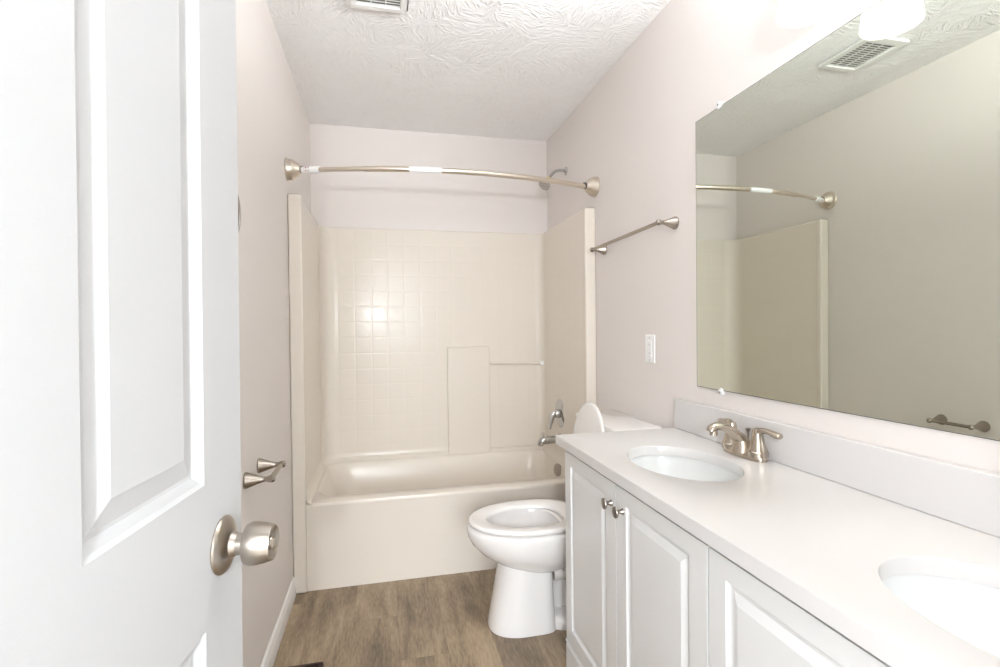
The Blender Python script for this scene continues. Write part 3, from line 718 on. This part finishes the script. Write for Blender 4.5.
# front pedestal column
cr_ = [egg(.400, .662, .110, .0005, ef=2.3, eb=6), egg(.400, .662, .110, .012, ef=2.3, eb=6), egg(.407, .660, .107, .05, ef=2.3, eb=6), egg(.424, .655, .102, .14, ef=2.3, eb=6), egg(.441, .652, .100, .22, ef=2.3, eb=6), egg(.450, .650, .097, .27, ef=2.3, eb=6)]
loft(bm, cr_)
# foot, trapway and rear support
loft(bm, [egg(.60, .90, .116, .0005, eb=4), egg(.60, .90, .116, .030, eb=4), egg(.60, .895, .104, .046, eb=4), egg(.64, .88, .050, .06, eb=4), egg(.65, .87, .040, .12, eb=4), egg(.67, .87, .045, .20, eb=4), egg(.72, .90, .085, .26, eb=4), egg(.74, .93, .12, .30, eb=4), egg(.75, .97, .15, .36, eb=4), egg(.76, 1.00, .17, .385, eb=5), egg(.76, 1.00, .17, .406, eb=5)])
tube(bm, spl([(.66, TC-.045, .215), (.74, TC-.055, .215), (.80, TC-.056, .17), (.80, TC-.05, .08), (.79, TC-.05, .03)], 6), .040, 20)
tube(bm, spl([(.66, TC+.045, .215), (.74, TC+.055, .215), (.80, TC+.056, .17), (.80, TC+.05, .08), (.79, TC+.05, .03)], 6), .040, 20)
for v_ in bm.verts:
    if v_.co.z > .1 and v_.co.x < .76: v_.co.z += .007*min(1, (v_.co.z-.1)/.2)
obj('bowl_and_pedestal', bm, M_porc, t_, ang=50)
bm = newbm(); loft(bm, [egg(.462, .65, .070, .262), egg(.470, .64, .060, .262)], False, True); obj('bowl_water', bm, mat('water', (.75, .77, .76), .02, spec=.6), t_)
bm = newbm(); lathe(bm, [(.012, 0), (.012, .006), (.008, .016), (0, .018)], (.76, TC-.092, .028), (0, 0, 1), 16, cap1=False); obj('bolt_cap', bm, M_whitep, t_)
# seat ring, domed section that slopes into the opening
bm = newbm()
rs = [egg(.330, .79, .180, .4125), egg(.326, .79, .183, .4145), egg(.325, .79, .184, .422), egg(.328, .789, .181, .428), egg(.337, .785, .174, .4305), egg(.352, .770, .160, .430), egg(.392, .715, .124, .4265), egg(.398, .712, .119, .4235), egg(.400, .710, .117, .4125), egg(.330, .79, .180, .4125)]
for i_, g_ in enumerate(rs): rs[i_] = [(x_, TC+(y_-TC)*.975, z_+.007) for x_, y_, z_ in g_]
loft(bm, rs, False, False); obj('toilet_seat', bm, M_seat, t_, ang=60)
# raised lid leaning on the tank
LX, LZ = .800, .440
la = math.radians(6)
def lidr(inset, th):
    o = []
    for x_, y_, z_ in egg(.352+inset, .800-inset*.5, .170-inset, 0, ef=2.1, eb=3.2):
        d = (.800 - x_)                    # distance from the hinge along the lid
        o.append((LX + math.sin(la)*d + th*math.cos(la), y_, LZ + math.cos(la)*d - th*math.sin(la)))
    return o
bm = newbm(); loft(bm, [lidr(.010, 0), lidr(.002, .0015), lidr(0, .005), lidr(.001, .012), lidr(.008, .016), lidr(.02, .0175)]); obj('toilet_lid', bm, M_seat, t_, ang=50)
for s in (-1, 1):
    bm = newbm(); box(bm, .782, .822, TC+s*.075-.02, TC+s*.075+.02, .414, .442); obj('seat_hinge', bm, M_seat, t_, bevel=.005)
bm = newbm()
rk = [(.885, 1.045, TC-.190, TC+.190, .40), (.878, 1.052, TC-.198, TC+.198, .42), (.872, 1.056, TC-.205, TC+.205, .50), (.868, 1.058, TC-.210, TC+.210, .773)]
loft(bm, [rrect(a, b_, c, d, .035, z_) for a, b_, c, d, z_ in rk]); obj('tank', bm, M_porc, t_, ang=40)
bm = newbm()
rk = [(.864, 1.062, TC-.214, TC+.214, .766), (.858, 1.068, TC-.220, TC+.220, .770), (.857, 1.069, TC-.221, TC+.221, .792), (.860, 1.067, TC-.218, TC+.218, .799), (.870, 1.060, TC-.208, TC+.208, .803)]
loft(bm, [rrect(a, b_, c, d, .035, z_) for a, b_, c, d, z_ in [(*q[:4], q[4]+.008) for q in rk]]); obj('tank_lid', bm, M_porc, t_, ang=40)
